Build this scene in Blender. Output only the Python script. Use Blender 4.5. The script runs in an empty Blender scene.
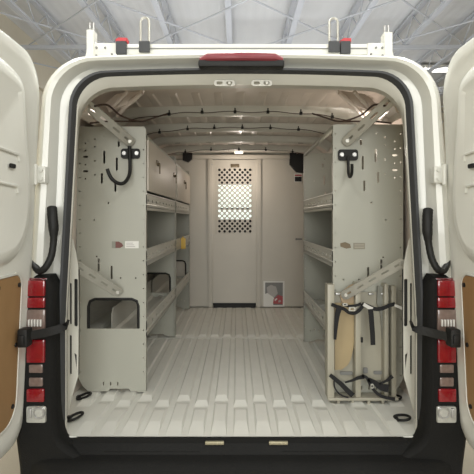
import bpy, bmesh, math, random
from mathutils import Vector, Matrix
from mathutils.geometry import tessellate_polygon
random.seed(4)
PI = math.pi
scn = bpy.context.scene
COL = scn.collection

# ------------------------------------------------------------------ camera, light, exposure
CAMX, CAMZ, HY, F = -0.018, 0.935, 219.0, 474.0
cd = bpy.data.cameras.new('camera'); cam = bpy.data.objects.new('camera', cd); COL.objects.link(cam)
cd.sensor_width = 36; cd.sensor_fit = 'HORIZONTAL'; cd.lens = 36.0
cd.shift_x = 0.0; cd.shift_y = -(237 - HY) / 474.0
cam.location = (CAMX, 0, CAMZ); cam.rotation_euler = (PI / 2, 0, 0)
cd.clip_start = 0.05; cd.clip_end = 200
scn.camera = cam
scn.view_settings.view_transform = 'Standard'
scn.view_settings.look = 'None'
scn.view_settings.gamma = 1.0
scn.view_settings.use_curve_mapping = False
scn.view_settings.exposure = 0.68

w = bpy.data.worlds.new('world'); scn.world = w; w.use_nodes = True
bg = w.node_tree.nodes['Background']
bg.inputs[0].default_value = (1.0, 1.0, 0.965, 1); bg.inputs[1].default_value = 0.62


def area(name, loc, rot, sx, sy, power, col=(1, 0.995, 0.95)):
    l = bpy.data.lights.new(name, 'AREA'); l.shape = 'RECTANGLE'; l.size = sx; l.size_y = sy
    l.energy = power; l.color = col
    o = bpy.data.objects.new(name, l); COL.objects.link(o); o.location = loc; o.rotation_euler = rot
    return o


for i, (x, y, p) in enumerate([(-2.6, -3.0, 85), (2.6, -3.0, 85), (-2.6, 3.2, 105), (2.6, 3.2, 105), (0, 6.4, 110)]):
    area('ceiling_strip_light', (x, y, 4.85), (0, 0, 0), 0.3, 2.4, p)
area('far_bay_light', (0, 18.0, 4.9), (0, 0, 0), 5.0, 2.0, 320)
for yy in (8.5, 14.0):
    area('roof_fill_light', (0.5, yy, 2.6), (PI, 0, 0), 7.0, 4.0, 75, (.95, .97, 1))  # added fill with no fixture, brightens the roof and joists from below
area('rear_fill_light', (0, -6.0, 1.9), (math.radians(90), 0, 0), 4.0, 3.0, 170)  # added fill from behind the camera, brightens the cargo bay


def at(px, py, Y):
    return Vector((CAMX + (px - 237.0) / F * Y, Y, CAMZ - (py - HY) / F * Y))


# ------------------------------------------------------------------ materials
def mat(name, col, rough=0.5, metal=0.0, coat=0.0, noise=0.06, nscale=6.0, bump=0.0, bscale=60, emis=None, estr=0, alpha=None, trans=0.0):
    m = bpy.data.materials.new(name); m.use_nodes = True
    nt = m.node_tree; b = nt.nodes['Principled BSDF']
    b.inputs['Roughness'].default_value = rough; b.inputs['Metallic'].default_value = metal
    b.inputs['Coat Weight'].default_value = coat
    b.inputs['Transmission Weight'].default_value = trans
    tc = nt.nodes.new('ShaderNodeTexCoord')
    n = nt.nodes.new('ShaderNodeTexNoise'); n.inputs['Scale'].default_value = nscale; n.inputs['Detail'].default_value = 5
    nt.links.new(tc.outputs['Object'], n.inputs['Vector'])
    r = nt.nodes.new('ShaderNodeMixRGB'); r.blend_type = 'MIX'
    c = list(col)
    r.inputs[1].default_value = [max(0, v * (1 - noise)) for v in c] + [1]
    r.inputs[2].default_value = [min(1, v * (1 + noise)) for v in c] + [1]
    nt.links.new(n.outputs['Fac'], r.inputs[0]); nt.links.new(r.outputs[0], b.inputs['Base Color'])
    if bump:
        n2 = nt.nodes.new('ShaderNodeTexNoise'); n2.inputs['Scale'].default_value = bscale
        nt.links.new(tc.outputs['Object'], n2.inputs['Vector'])
        bp = nt.nodes.new('ShaderNodeBump'); bp.inputs['Strength'].default_value = bump; bp.inputs['Distance'].default_value = 0.01
        nt.links.new(n2.outputs['Fac'], bp.inputs['Height']); nt.links.new(bp.outputs[0], b.inputs['Normal'])
    if emis:
        b.inputs['Emission Color'].default_value = (*emis, 1); b.inputs['Emission Strength'].default_value = estr
    if alpha is not None:
        b.inputs['Alpha'].default_value = alpha
    return m


def wood_mat(name, c1, c2):
    m = bpy.data.materials.new(name); m.use_nodes = True
    nt = m.node_tree; b = nt.nodes['Principled BSDF']; b.inputs['Roughness'].default_value = 0.6
    tc = nt.nodes.new('ShaderNodeTexCoord'); mp = nt.nodes.new('ShaderNodeMapping'); mp.inputs['Scale'].default_value = (3, 3, 1)
    n = nt.nodes.new('ShaderNodeTexNoise'); n.inputs['Scale'].default_value = 2.5; n.inputs['Detail'].default_value = 8
    nt.links.new(tc.outputs['Object'], mp.inputs[0]); nt.links.new(mp.outputs[0], n.inputs['Vector'])
    r = nt.nodes.new('ShaderNodeValToRGB'); r.color_ramp.elements[0].position = .3; r.color_ramp.elements[1].position = .7
    r.color_ramp.elements[0].color = (*c1, 1); r.color_ramp.elements[1].color = (*c2, 1)
    nt.links.new(n.outputs['Fac'], r.inputs[0]); nt.links.new(r.outputs[0], b.inputs['Base Color'])
    return m


M = {}
M['paint'] = mat('van_white_paint', (.70, .70, .645), .28, coat=.4, noise=.02)
M['paint_in'] = mat('interior_white_paint', (.62, .61, .55), .38, coat=.2, noise=.03)
M['roof_in'] = mat('warm_lit_ceiling_paint', (.70, .62, .55), .34, coat=.3, noise=.08, nscale=12, bump=.15, bscale=14)  # white paint with warm pink light mixed into its colour
M['floor_in'] = mat('cargo_floor_paint', (.76, .76, .70), .42, coat=.15, noise=.07, nscale=9, bump=.08, bscale=12)
M['shelf'] = mat('grey_powder_coat', (.38, .38, .325), .42, noise=.05, nscale=4)
M['shelf_b'] = mat('grey_powder_coat_shelf', (.50, .495, .445), .32, noise=.05, metal=.15)
M['door_b'] = mat('warm_grey_cabinet_door', (.53, .485, .415), .45, noise=.04)
M['partition'] = mat('partition_paint', (.55, .52, .455), .5, noise=.04)
M['galv'] = mat('galvanised_steel', (.50, .49, .44), .35, metal=.5, noise=.12, nscale=30)
M['steel'] = mat('bright_steel', (.50, .50, .49), .35, metal=.7)
M['black'] = mat('black_plastic', (.010, .010, .0095), .55, noise=.15, bump=.2, bscale=150)
M['bumper'] = mat('black_bumper_plastic', (.008, .008, .0075), .7, noise=.2, bump=.3, bscale=200)
M['rubber'] = mat('rubber_gasket', (.045, .047, .05), .6, noise=.1)
M['strap'] = mat('black_webbing', (.012, .012, .013), .8, bump=.4, bscale=400)
M['webwhite'] = mat('white_webbing', (.62, .61, .57), .8)
M['hard'] = wood_mat('hardboard', (.27, .155, .065), (.34, .205, .09))
M['red'] = mat('red_lens', (.24, .004, .010), .12, coat=1, noise=.25, nscale=40)
M['redd'] = mat('dark_red_lens', (.13, .004, .009), .15, coat=1, noise=.3, nscale=40)
M['clear'] = mat('clear_lens', (.19, .135, .115), .2, coat=1, noise=.4, nscale=60)
M['clearw'] = mat('white_lens', (.45, .45, .41), .15, coat=1, noise=.2, nscale=80)
M['redclamp'] = mat('red_clamp_plastic', (.55, .05, .06), .5)
M['conc'] = mat('concrete_floor', (.21, .185, .14), .6, noise=.15, nscale=2, bump=.1)
M['wall'] = mat('warehouse_wall', (.62, .57, .46), .8, noise=.04)
M['wallw'] = mat('warehouse_lower_wall', (.58, .50, .33), .8, noise=.04)
M['ceil'] = mat('roof_insulation', (.64, .65, .66), .75, noise=.06, nscale=1.5)
M['truss'] = mat('truss_steel', (.46, .48, .52), .6)
M['tube'] = mat('lamp_diffuser', (.9, .9, .9), .5, emis=(1, .99, .96), estr=2.5)
M['glow'] = mat('glow_pane', (.9, .9, .9), .5, emis=(.95, 1, .97), estr=0.55)
M['dome'] = mat('dome_lamp_lens', (.9, .85, .75), .3, emis=(1, .85, .65), estr=1.0)
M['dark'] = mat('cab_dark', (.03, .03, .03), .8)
M['orange'] = mat('yellow_tag', (.62, .40, .06), .5)
M['beige'] = mat('beige_board', (.38, .295, .165), .55, noise=.1)
M['greyrefl'] = mat('grey_reflection', (.22, .22, .19), .45, noise=.1)
M['rackp'] = mat('holder_cream_paint', (.37, .35, .28), .4, noise=.05)
M['white'] = mat('white_print', (.75, .74, .70), .5)
M['brownred'] = mat('brown_red_print', (.16, .06, .05), .5)
M['greyp'] = mat('grey_print', (.20, .20, .19), .5)
M['greyl'] = mat('light_grey_print', (.42, .40, .38), .5)
M['redp'] = mat('red_print', (.38, .06, .07), .5)
M['copper'] = mat('brown_wire', (.06, .035, .025), .6)
M['latch'] = mat('brass_latch', (.13, .10, .06), .4, metal=.4)
g = bpy.data.materials.new('windscreen_glass'); g.use_nodes = True
gb = g.node_tree.nodes['Principled BSDF']; gb.inputs['Transmission Weight'].default_value = 1; gb.inputs['Roughness'].default_value = 0.02
gb.inputs['IOR'].default_value = 1.45; gb.inputs['Base Color'].default_value = (.93, 1, .96, 1); M['glass'] = g


M['black'].node_tree.nodes['Principled BSDF'].inputs['Specular IOR Level'].default_value = .35
M['bumper'].node_tree.nodes['Principled BSDF'].inputs['Specular IOR Level'].default_value = .22

# ------------------------------------------------------------------ mesh helpers
class MB:
    def __init__(self):
        self.bm = bmesh.new()

    def faces(self, vs, fs):
        bv = [self.bm.verts.new(v) for v in vs]
        for f in fs:
            try:
                self.bm.faces.new([bv[i] for i in f])
            except ValueError:
                pass
        return bv

    def box(self, a, b, bev=0.0):
        x0, y0, z0 = a; x1, y1, z1 = b
        t = bmesh.new(); r = bmesh.ops.create_cube(t, size=1)
        for v in t.verts:
            v.co = Vector(((x0 + x1) / 2 + v.co.x * abs(x1 - x0), (y0 + y1) / 2 + v.co.y * abs(y1 - y0), (z0 + z1) / 2 + v.co.z * abs(z1 - z0)))
        if bev:
            bmesh.ops.bevel(t, geom=list(t.edges), offset=bev, segments=2, affect='EDGES', profile=.6)
        self.merge(t); return self

    def merge(self, t):
        me = bpy.data.meshes.new('tmp'); t.to_mesh(me); t.free(); self.bm.from_mesh(me); bpy.data.meshes.remove(me)

    def tube(self, pts, r, n=10, cap=True, ry=None):
        pts = [Vector(p) for p in pts]; m = len(pts)
        rs = r if isinstance(r, (list, tuple)) else [r] * m
        T = [(pts[min(i + 1, m - 1)] - pts[max(i - 1, 0)]).normalized() for i in range(m)]
        up = Vector((0, 0, 1)) if abs(T[0].z) < .9 else Vector((0, 1, 0))
        u = T[0].cross(up).normalized(); rings = []
        for i in range(m):
            u = (u - T[i] * u.dot(T[i])).normalized(); v = T[i].cross(u)
            rings.append([self.bm.verts.new(pts[i] + rs[i] * (math.cos(2 * PI * k / n) * u + math.sin(2 * PI * k / n) * v)) for k in range(n)])
        for i in range(m - 1):
            for k in range(n):
                self.bm.faces.new([rings[i][k], rings[i][(k + 1) % n], rings[i + 1][(k + 1) % n], rings[i + 1][k]])
        if cap:
            self.bm.faces.new(rings[0][::-1]); self.bm.faces.new(rings[-1])
        return self

    def cyl(self, a, b, r, n=16, r2=None):
        return self.tube([a, b], [r, r if r2 is None else r2], n)

    def ribbon(self, pts, wd, nrm=(0, -1, 0), th=.003):
        pts = [Vector(p) for p in pts]; m = len(pts); nrm = Vector(nrm).normalized()
        ws = wd if isinstance(wd, (list, tuple)) else [wd] * m
        R = []
        for i in range(m):
            t = (pts[min(i + 1, m - 1)] - pts[max(i - 1, 0)]).normalized()
            s = t.cross(nrm).normalized() * ws[i] / 2; nn = s.cross(t).normalized() * th / 2
            R.append([self.bm.verts.new(pts[i] + q) for q in (s + nn, -s + nn, -s - nn, s - nn)])
        for i in range(m - 1):
            for k in range(4):
                self.bm.faces.new([R[i][k], R[i][(k + 1) % 4], R[i + 1][(k + 1) % 4], R[i + 1][k]])
        self.bm.faces.new(R[0][::-1]); self.bm.faces.new(R[-1])
        return self

    def plate(self, outer, holes, th, o, u, v):
        """flat sheet with real holes; outer/holes are 2-D loops, o origin, u v axes; thickness along u x v, centred"""
        o, u, v = Vector(o), Vector(u).normalized(), Vector(v).normalized(); n = u.cross(v).normalized()
        loops = [outer] + list(holes)
        tri = tessellate_polygon([[Vector((p[0], p[1], 0)) for p in l] for l in loops])
        flat = [p for l in loops for p in l]
        A = [self.bm.verts.new(o + u * p[0] + v * p[1] + n * th / 2) for p in flat]
        B = [self.bm.verts.new(o + u * p[0] + v * p[1] - n * th / 2) for p in flat]
        for t in tri:
            try:
                self.bm.faces.new([A[i] for i in t]); self.bm.faces.new([B[i] for i in t][::-1])
            except ValueError:
                pass
        k = 0
        for l in loops:
            c = len(l)
            for i in range(c):
                a, b = k + i, k + (i + 1) % c
                try:
                    self.bm.faces.new([A[a], A[b], B[b], B[a]])
                except ValueError:
                    pass
            k += c
        return self

    def build(self, name, m, parent=None, smooth=True, ang=35):
        bmesh.ops.remove_doubles(self.bm, verts=self.bm.verts, dist=1e-6)
        bmesh.ops.recalc_face_normals(self.bm, faces=self.bm.faces)
        me = bpy.data.meshes.new(name); self.bm.to_mesh(me); self.bm.free()
        ms = m if isinstance(m, (list, tuple)) else [m]
        for q in ms: me.materials.append(q)
        if smooth:
            for p in me.polygons: p.use_smooth = True
            me.set_sharp_from_angle(angle=math.radians(ang))
        ob = bpy.data.objects.new(name, me); COL.objects.link(ob)
        if parent is not None:
            ob.parent = parent
            ob.matrix_parent_inverse = Matrix.Translation(parent.location).inverted() if parent.type == 'EMPTY' else parent_inv(parent)
        return ob


def parent_inv(p):
    return Matrix.Identity(4) if p.parent is None else Matrix.Identity(4)


def tag(o, label=None, cat=None, group=None, kind=None):
    if label: o['label'] = label
    if cat: o['category'] = cat
    if group: o['group'] = group
    if kind: o['kind'] = kind
    return o


def thing(name, label, cat, loc=(0, 0, 0), group=None):
    o = bpy.data.objects.new(name, None); COL.objects.link(o); o.location = loc; o.empty_display_size = .1
    return tag(o, label, cat, group)


def rr(x0, y0, x1, y1, r, n=5):
    """rounded rectangle loop"""
    out = []
    for cx, cy, a0 in ((x1 - r, y0 + r, -PI / 2), (x1 - r, y1 - r, 0), (x0 + r, y1 - r, PI / 2), (x0 + r, y0 + r, PI)):
        for i in range(n + 1):
            a = a0 + PI / 2 * i / n
            out.append((cx + r * math.cos(a), cy + r * math.sin(a)))
    return out


def circ(x, y, r, n=10):
    return [(x + r * math.cos(2 * PI * i / n), y + r * math.sin(2 * PI * i / n)) for i in range(n)]


def smooth_path(p, k=6):
    p = [Vector(q) for q in p]; out = []
    for i in range(len(p) - 1):
        p0, p1, p2, p3 = p[max(i - 1, 0)], p[i], p[i + 1], p[min(i + 2, len(p) - 1)]
        for j in range(k):
            t = j / k
            out.append(.5 * ((2 * p1) + (p2 - p0) * t + (2 * p0 - 5 * p1 + 4 * p2 - p3) * t * t + (3 * p1 - p0 - 3 * p2 + p3) * t ** 3))
    out.append(p[-1]); return out


X_, Y_, Z_ = Vector((1, 0, 0)), Vector((0, 1, 0)), Vector((0, 0, 1))
GZ = -0.70   # warehouse floor level; z = 0 is the van's load floor

# ------------------------------------------------------------------ the warehouse
b = MB(); b.box((-5.2, -8, GZ - .1), (8.2, 26, GZ)); tag(b.build('floor', M['conc'], smooth=False), kind='structure')
b = MB()
pts = []
n = 268
for i in range(n + 1):                       # lightly pleated insulation sheets
    x = -5.2 + 13.4 * i / n
    pts.append((x, 5.30 + (.02 if (i // 2) % 2 else 0.017)))
vs = [(x, y, z) for y in (4.2, 26) for x, z in pts]
b.faces(vs, [(i, i + 1, n + 2 + i, n + 1 + i) for i in range(n)])
b.box((-5.2, 4.2, 5.36), (8.2, 26, 5.42))
tag(b.build('ceiling', M['ceil'], smooth=False), kind='structure')
b = MB(); b.box((-5.2, -8, 2.35), (-5.0, 26, 5.4)); b.box((-5.02, 4.2, 4.2), (-4.9, 26, 4.26))
wl = tag(b.build('wall_left', M['wall'], smooth=False), kind='structure')
b = MB(); b.box((-5.2, -8, GZ), (-4.98, 26, 2.35)); tag(b.build('trim_1', M['wallw'], smooth=False), kind='structure')
b = MB(); b.box((8.0, -8, GZ), (8.2, 26, 5.4)); tag(b.build('wall_right', M['wall'], smooth=False), kind='structure')
# far wall with an added glowing panel that brightens the view through the windscreen
b = MB(); b.plate([(-5, GZ), (8, GZ), (8, 5.4), (-5, 5.4)], [[(-2.4, .5), (2.4, .5), (2.4, 3.4), (-2.4, 3.4)]], .15, (0, 25.5, 0), X_, Z_)
tag(b.build('wall_back', M['wall'], smooth=False), kind='structure')
b = MB(); b.box((-2.4, 25.4, .5), (2.4, 25.44, 3.4)); tag(b.build('glow_panel_1', M['glow'], smooth=False), kind='structure')

k = 2
for i, X in enumerate([-4.05, -2.76, -1.47, -.18, 1.11, 2.40, 3.69, 4.98, 6.27]):     # open-web joists running away from the camera
    b = MB(); y0, y1 = 5.0, 25.4; zt, zb = 5.26, 4.80
    b.box((X - .055, y0, zt - .05), (X + .055, y1, zt)); b.box((X - .055, y0, zb - .05), (X + .055, y1, zb))
    y = y0; up = False
    while y < y1 - .5:
        a = (X, y, zb if up else zt - .04); c = (X, y + .5, zt - .04 if up else zb)
        b.tube([a, c], .014, 6); y += .5; up = not up
    tag(b.build('trim_%d' % k, M['truss'], smooth=False), kind='structure'); k += 1
b = MB()
for yy in (8.2, 11.6, 15.0, 18.4):                                                    # thin crossed bracing rods
    for x in (-5.0, -2.4, .2, 2.8, 5.4):
        b.tube([(x, yy, 4.76), (x + 2.6, yy + 2.6, 4.76)], .017, 6); b.tube([(x + 2.6, yy, 4.74), (x, yy + 2.6, 4.74)], .017, 6)
tag(b.build('trim_%d' % k, M['truss'], smooth=False), kind='structure'); k += 1
b = MB()
for yy in (10.4, 13.9, 18.5):                                                          # cross girders
    b.box((-5, yy - .05, 4.66), (8, yy + .05, 4.74))
tag(b.build('trim_%d' % k, M['truss'], smooth=False), kind='structure')


def strip_lamp(x0, x1, y, z, label, grp=None):
    t = thing('fluorescent_lamp', label, 'ceiling lamp', ((x0 + x1) / 2, y, z), grp)
    c = MB(); c.box((x0, y - .12, z), (x1, y + .12, z + .09), .01); c.build('housing', M['white'], t)
    c = MB(); c.box((x0 + .02, y - .10, z - .06), (x1 - .02, y + .10, z), .02); c.build('diffuser', M['tube'], t)
    for x in (x0 + .2, x1 - .2):
        c = MB(); c.tube([(x, y, z + .08), (x, y, 5.3)], .006, 6); c.build('hanger', M['truss'], t)


p = at(398, 67, 13.4); q = at(452, 67, 13.4)
strip_lamp(p.x, q.x, 13.4, p.z - .06, 'long bright fluorescent ceiling lamp seen above the van\'s right shoulder beside the open right door')
p = at(431, 99, 18); q = at(458, 99, 18)
strip_lamp(p.x, q.x, 18.0, p.z - .1, 'farther bright lamp low in the gap between van and right door')

# ------------------------------------------------------------------ the van
van = thing('van', 'white cargo van with both rear doors open and an empty ribbed load floor', 'van', (0, 2.05, GZ))


def part(bm_, name, m, parent=van, **kw):
    return bm_.build(name, m, parent, **kw)


def sub(bm_, name, m, parent, **kw):
    o = bm_.build(name, m, None, **kw); o.parent = parent
    o.matrix_parent_inverse = (Matrix.Translation(van.location) @ parent.matrix_parent_inverse).inverted() if False else Matrix.Identity(4)
    return o


def U(hw1, hw0, top, r, Y, zb=0.0, c=.012, n1=16, n2=10, n3=14):
    """rounded inverted-U contour, wider towards the bottom"""
    def hw(z): return hw1 + (hw0 - hw1) * min(1.0, max(-.6, (1.3 - z) / .8))
    L = []
    zc = top - c - r
    for i in range(n1):
        z = zb + (zc - zb) * i / n1; L.append((hw(z), z))
    h = hw(zc)
    for i in range(n2):
        a = PI / 2 * i / n2; L.append((h - r + r * math.cos(a), zc + r * math.sin(a)))
    for i in range(n3 + 1):
        x = (h - r) * (1 - i / n3); L.append((x, top - c * (x / (h - r)) ** 2))
    full = [(-x, z) for x, z in L] + [(x, z) for x, z in L[:-1][::-1]]
    return [Vector((x, Y, z)) for x, z in full]


def loft(b, rings):
    R = [[b.bm.verts.new(p) for p in r] for r in rings]
    for i in range(len(R) - 1):
        for j in range(len(R[0]) - 1):
            b.bm.faces.new([R[i][j], R[i][j + 1], R[i + 1][j + 1], R[i + 1][j]])
    return b


# outer rear frame and body sides / roof
b = MB()
loft(b, [U(.750, .793, 1.590, .165, 2.075, -.02), U(.766, .802, 1.598, .17, 2.078, -.02), U(.795, .828, 1.606, .18, 2.068, -.02),
         U(.806, .842, 1.612, .185, 2.035, -.02), U(.815, .855, 1.620, .19, 2.012, -.02), U(.835, .882, 1.630, .20, 2.005, -.02), U(.851, .905, 1.640, .205, 2.015, -.02),
         U(.872, .940, 1.650, .21, 2.045, -.02), U(.876, .948, 1.660, .21, 2.12, -.02), U(.90, .975, 1.70, .22, 2.6, -.02), U(.92, .99, 1.72, .22, 3.6, -.02),
         U(.92, .99, 1.72, .22, 5.3, -.02), U(.88, .95, 1.64, .25, 6.1, -.02)])
part(b, 'body_shell', M['paint'])
b = MB()     # grip of the rubber seal: a soft bulging bead round the opening
loft(b, [U(.752, .795, 1.592, .165, 2.08, .06), U(.750, .792, 1.588, .16, 2.045, .06), U(.742, .784, 1.582, .155, 2.028, .06), U(.731, .775, 1.574, .15, 2.028, .06),
         U(.724, .766, 1.567, .148, 2.045, .06), U(.720, .763, 1.564, .147, 2.08, .06)])
part(b, 'door_seal', M['rubber'])
b = MB()     # inner return of the opening, then the cargo walls and ceiling
loft(b, [U(.724, .765, 1.566, .147, 2.06, -.01), U(.718, .762, 1.553, .15, 2.07, -.01), U(.722, .770, 1.530, .16, 2.10, -.01), U(.734, .788, 1.533, .165, 2.13, -.01),
         U(.745, .808, 1.534, .175, 2.17, -.01)])
part(b, 'opening_frame', M['paint_in'])
b = MB()
loft(b, [U(.745, .808, 1.534, .175, 2.17, -.01), U(.77, .82, 1.552, .19, 2.19, -.01), U(.81, .84, 1.58, .2, 2.22, -.01), U(.865, .885, 1.625, .24, 2.26, -.01), U(.87, .89, 1.635, .25, 3.2, -.01), U(.87, .89, 1.635, .25, 5.2, -.01)])
part(b, 'cargo_wall_lining', M['roof_in'])

# roof bows with their pressed edges
def bow(Y, wd, drop=.046):
    b = MB()
    prof = [(-wd / 2 - .02, 0), (-wd / 2, drop * .85), (-wd / 2 + .012, drop), (-.012, drop), (0, drop * .8), (.012, drop), (wd / 2 - .012, drop), (wd / 2, drop * .85), (wd / 2 + .02, 0)]
    loft(b, [U(.868 - d, .868 - d, 1.633 - d, .25 - d * .5, Y + y, 1.34, n1=4) for y, d in prof])
    return part(b, 'roof_bow', M['paint_in'])


for Y, wd in ((2.98, .10), (3.50, .10), (4.02, .09), (4.52, .10)):
    bow(Y, wd)
# stiffening ribs pressed along the roof sheet between the bows
b = MB()
for y0, y1 in ((2.58, 2.90), (3.06, 3.42), (3.58, 3.95), (4.09, 4.45), (4.6, 4.93)):
    for i in range(-5, 6):
        x = i * .125
        z = 1.632 - .012 * (x / .62) ** 2
        b.faces([(x - .028, y0, z), (x + .028, y0, z), (x + .028, y1, z), (x - .028, y1, z), (x - .018, y0 + .02, z - .005), (x + .018, y0 + .02, z - .010), (x + .018, y1 - .02, z - .005), (x - .018, y1 - .02, z - .005)],
                [(4, 5, 6, 7), (0, 1, 5, 4), (1, 2, 6, 5), (2, 3, 7, 6), (3, 0, 4, 7)])
part(b, 'roof_stiffener', M['roof_in'])

# wiring looms clipped to the roof bows
for Y, z, xs in ((2.90, 1.585, (-.43, -.23, -.03, .17, .37, .56)), (3.40, 1.585, (-.57, -.37, -.18, .02, .22, .42)), (4.44, 1.582, (-.50, -.26, 0, .25, .5))):
    P = []
    for i in range(41):
        x = -.68 + 1.36 * i / 40
        P.append((x, Y - .022, z - .055 * (abs(x) / .68) ** 3 - .004 * math.sin(x * 23)))
    b = MB(); b.tube(P, .0028, 6); part(b, 'wiring_loom', M['copper'])
    for x in xs:
        b = MB(); zz = z - .055 * (abs(x) / .68) ** 3
        b.box((x - .009, Y - .032, zz - .009), (x + .009, Y - .014, zz + .009), .003); b.cyl((x, Y - .02, zz + .008), (x, Y - .02, zz + .025), .004, 8)
        part(b, 'wire_clip', M['black'])
for x in (-.52, -.26, 0, .26, .52):
    b = MB(); b.plate(rr(-.022, -.006, .022, .006, .0055), [], .003, (x, 4.02 - .01, 1.592 - .004 - .014 * (x / .6) ** 2), X_, Y_); part(b, 'bow_slot', M['black'])

# ribbed load floor
b = MB()
b.faces([(-.89, 2.04, 0), (.89, 2.04, 0), (.89, 5.15, 0), (-.89, 5.15, 0), (-.89, 2.04, -.03), (.89, 2.04, -.03), (.89, 5.15, -.03), (-.89, 5.15, -.03)], [(0, 1, 2, 3), (4, 5, 6, 7), (0, 1, 5, 4), (2, 3, 7, 6)])
cargo_floor = part(b, 'cargo_floor', M['floor_in'], smooth=False)


def rib(b, x, y0, y1, wd=.052, h=.0135, s=.009, e=.055, e0=None):
    e0 = e if e0 is None else e0
    b.faces([(x - wd / 2 - s, y0, .0005), (x + wd / 2 + s, y0, .0005), (x + wd / 2 + s, y1, .0005), (x - wd / 2 - s, y1, .0005),
             (x - wd / 2, y0 + e0, h), (x + wd / 2, y0 + e0, h), (x + wd / 2, y1 - e, h), (x - wd / 2, y1 - e, h)],
            [(4, 5, 6, 7), (0, 1, 5, 4), (1, 2, 6, 5), (2, 3, 7, 6), (3, 0, 4, 7)])


for i in range(-8, 9):
    x = i * .098
    b = MB()
    ys = 2.43 if i % 2 else 2.36
    rib(b, x, ys, 3.71); rib(b, x, 3.73, 4.985)
    if abs(i) < 8: rib(b, x, 2.042, ys - .015, e0=.12)
    part(b, 'floor_rib', M['floor_in'], smooth=False)
b = MB(); b.box((-.80, 3.708, .001), (.80, 3.727, .004)); part(b, 'floor_seam', M['floor_in'])

# tie-down rings
def ring(px, py, rot, lab):
    Y = CAMZ * F / (py - HY); c = at(px, py, Y); b = MB()
    P = [(c.x + .033 * math.cos(a) * math.cos(rot) - .02 * math.sin(a) * math.sin(rot), c.y + .045 * math.cos(a) * math.sin(rot) * 1.2 + .032 * math.sin(a) * math.cos(rot), .016 + .008 * math.cos(a)) for a in [2 * PI * i / 20 for i in range(21)]]
    b.tube(P, .0062, 8, cap=False); b.box((c.x - .038, c.y - .014, .001), (c.x - .018, c.y + .014, .018), .004)
    o = part(b, 'tie_down_ring', M['black']); o['label'] = lab
    return o


ring(84, 399, .2, 'black lashing ring by the left shelf foot')
ring(75, 420, .35, 'black lashing ring nearest the left of the sill')
ring(394, 401, -.2, 'black lashing ring below the strapped holder')
ring(402, 421, -.35, 'black lashing ring nearest the right of the sill')

# openings pressed into the rear pillars, their shade put in as dark plates
def slot(px0, py0, px1, py1, Y, s):
    a = at(px0, py0, Y); c = at(px1, py1, Y)
    x0, x1 = sorted((a.x, c.x)); z0, z1 = sorted((a.z, c.z)); r = min(x1 - x0, z1 - z0) * .49
    b = MB(); b.plate(rr(x0, z0, x1, z1, r), [], .004, (0, Y, 0), X_, Z_); part(b, 'pillar_slot', M['black'])


for s in (-1, 1):                                                                  # inner pillar gussets behind the opening edge
    b = MB()
    o = [(.812, .0), (.88, .0), (.88, .88), (.80, .88), (.775, .84), (.762, .79), (.750, .72), (.748, .45), (.750, .21), (.768, .15), (.790, .07)]
    hl = [rr(.779, .45, .788, .64, .0043), rr(.779, .22, .788, .40, .0043), rr(.751, .44, .768, .66, .008), [(.756, .31), (.756, .235), (.768, .32)]]
    b.plate([(s * x, z) for x, z in o], [[(s * x, z) for x, z in h] for h in hl], .006, (0, 2.185, 0), X_, Z_)
    part(b, 'pillar_gusset', M['paint_in'], smooth=False)
    b = MB(); b.plate([(s * x, z) for x, z in ((.754, .21), (.83, .21), (.83, .70), (.752, .70))], [], .004, (0, 2.21, 0), X_, Z_); part(b, 'cavity_shade', M['dark'], smooth=False)  # dark sheet giving the punched holes their inner shade
    b = MB()                                                                        # roof side rail above the shelves
    b.tube([(s * .77, 2.24, 1.47), (s * .79, 3.2, 1.49), (s * .79, 5.1, 1.49)], .045, 8)
    for y in (2.4, 2.62, 2.84): b.cyl((s * .74, y, 1.44), (s * .72, y, 1.43), .014, 10)
    part(b, 'roof_side_rail', M['roof_in'])
    b = MB()
    b.tube(smooth_path([(s * .70, 2.27, 1.475), (s * .66, 2.35, 1.50), (s * .62, 2.45, 1.47), (s * .55, 2.6, 1.47), (s * .50, 2.78, 1.53), (s * .44, 2.88, 1.575)]), .005, 8)
    b.tube(smooth_path([(s * .73, 2.3, 1.40), (s * .68, 2.45, 1.44), (s * .60, 2.55, 1.46), (s * .55, 2.6, 1.47)]), .0045, 8)
    part(b, 'wiring_loom', M['copper'])
    b = MB(); b.plate([(s * .50, 1.60), (s * .56, 1.535), (s * .62, 1.515), (s * .68, 1.49), (s * .70, 1.53), (s * .64, 1.58)], [circ(s * .63, 1.545, .013, 10)], .03, (0, 2.46, 0), X_, Z_)
    b.tube([(s * .50, 2.40, 1.575), (s * .60, 2.47, 1.52), (s * .66, 2.55, 1.49)], .012, 8); b.tube([(s * .56, 2.34, 1.565), (s * .66, 2.42, 1.50)], .009, 8)
    part(b, 'roof_corner_bracket', M['roof_in'])

# header: brake light, striker plates
b = MB(); b.box((-.180, 1.975, 1.572), (.180, 2.03, 1.600), .008); bl = part(b, 'high_brake_light', M['black'])
c = MB(); zz = 1.592
c.tube([(-.172, 1.992, zz + .012), (-.14, 1.982, zz + .018), (0, 1.978, zz + .020), (.14, 1.982, zz + .018), (.172, 1.992, zz + .012)], [.011, .0165, .018, .0165, .011], 10)
o = sub(c, 'red_lens', mat('dull_red_lens', (.22, .035, .045), .4, noise=.1, nscale=30), bl); o['label'] = 'dull red lens strip'  # dull red lens colour
for px in (224.5, 261.5):
    p = at(px, 84.2, 2.085)
    b = MB(); b.plate(rr(-.046, -.013, .046, .013, .0125), [rr(-.034, -.007, -.008, .007, .0065), rr(.008, -.007, .034, .007, .0065)], .006, (p.x, 2.070, p.z), X_, Z_)
    b.cyl((p.x + .022, 2.068, p.z - .004), (p.x + .022, 2.05, p.z - .004), .006, 10)
    part(b, 'striker_plate', M['paint_in'])

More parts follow.
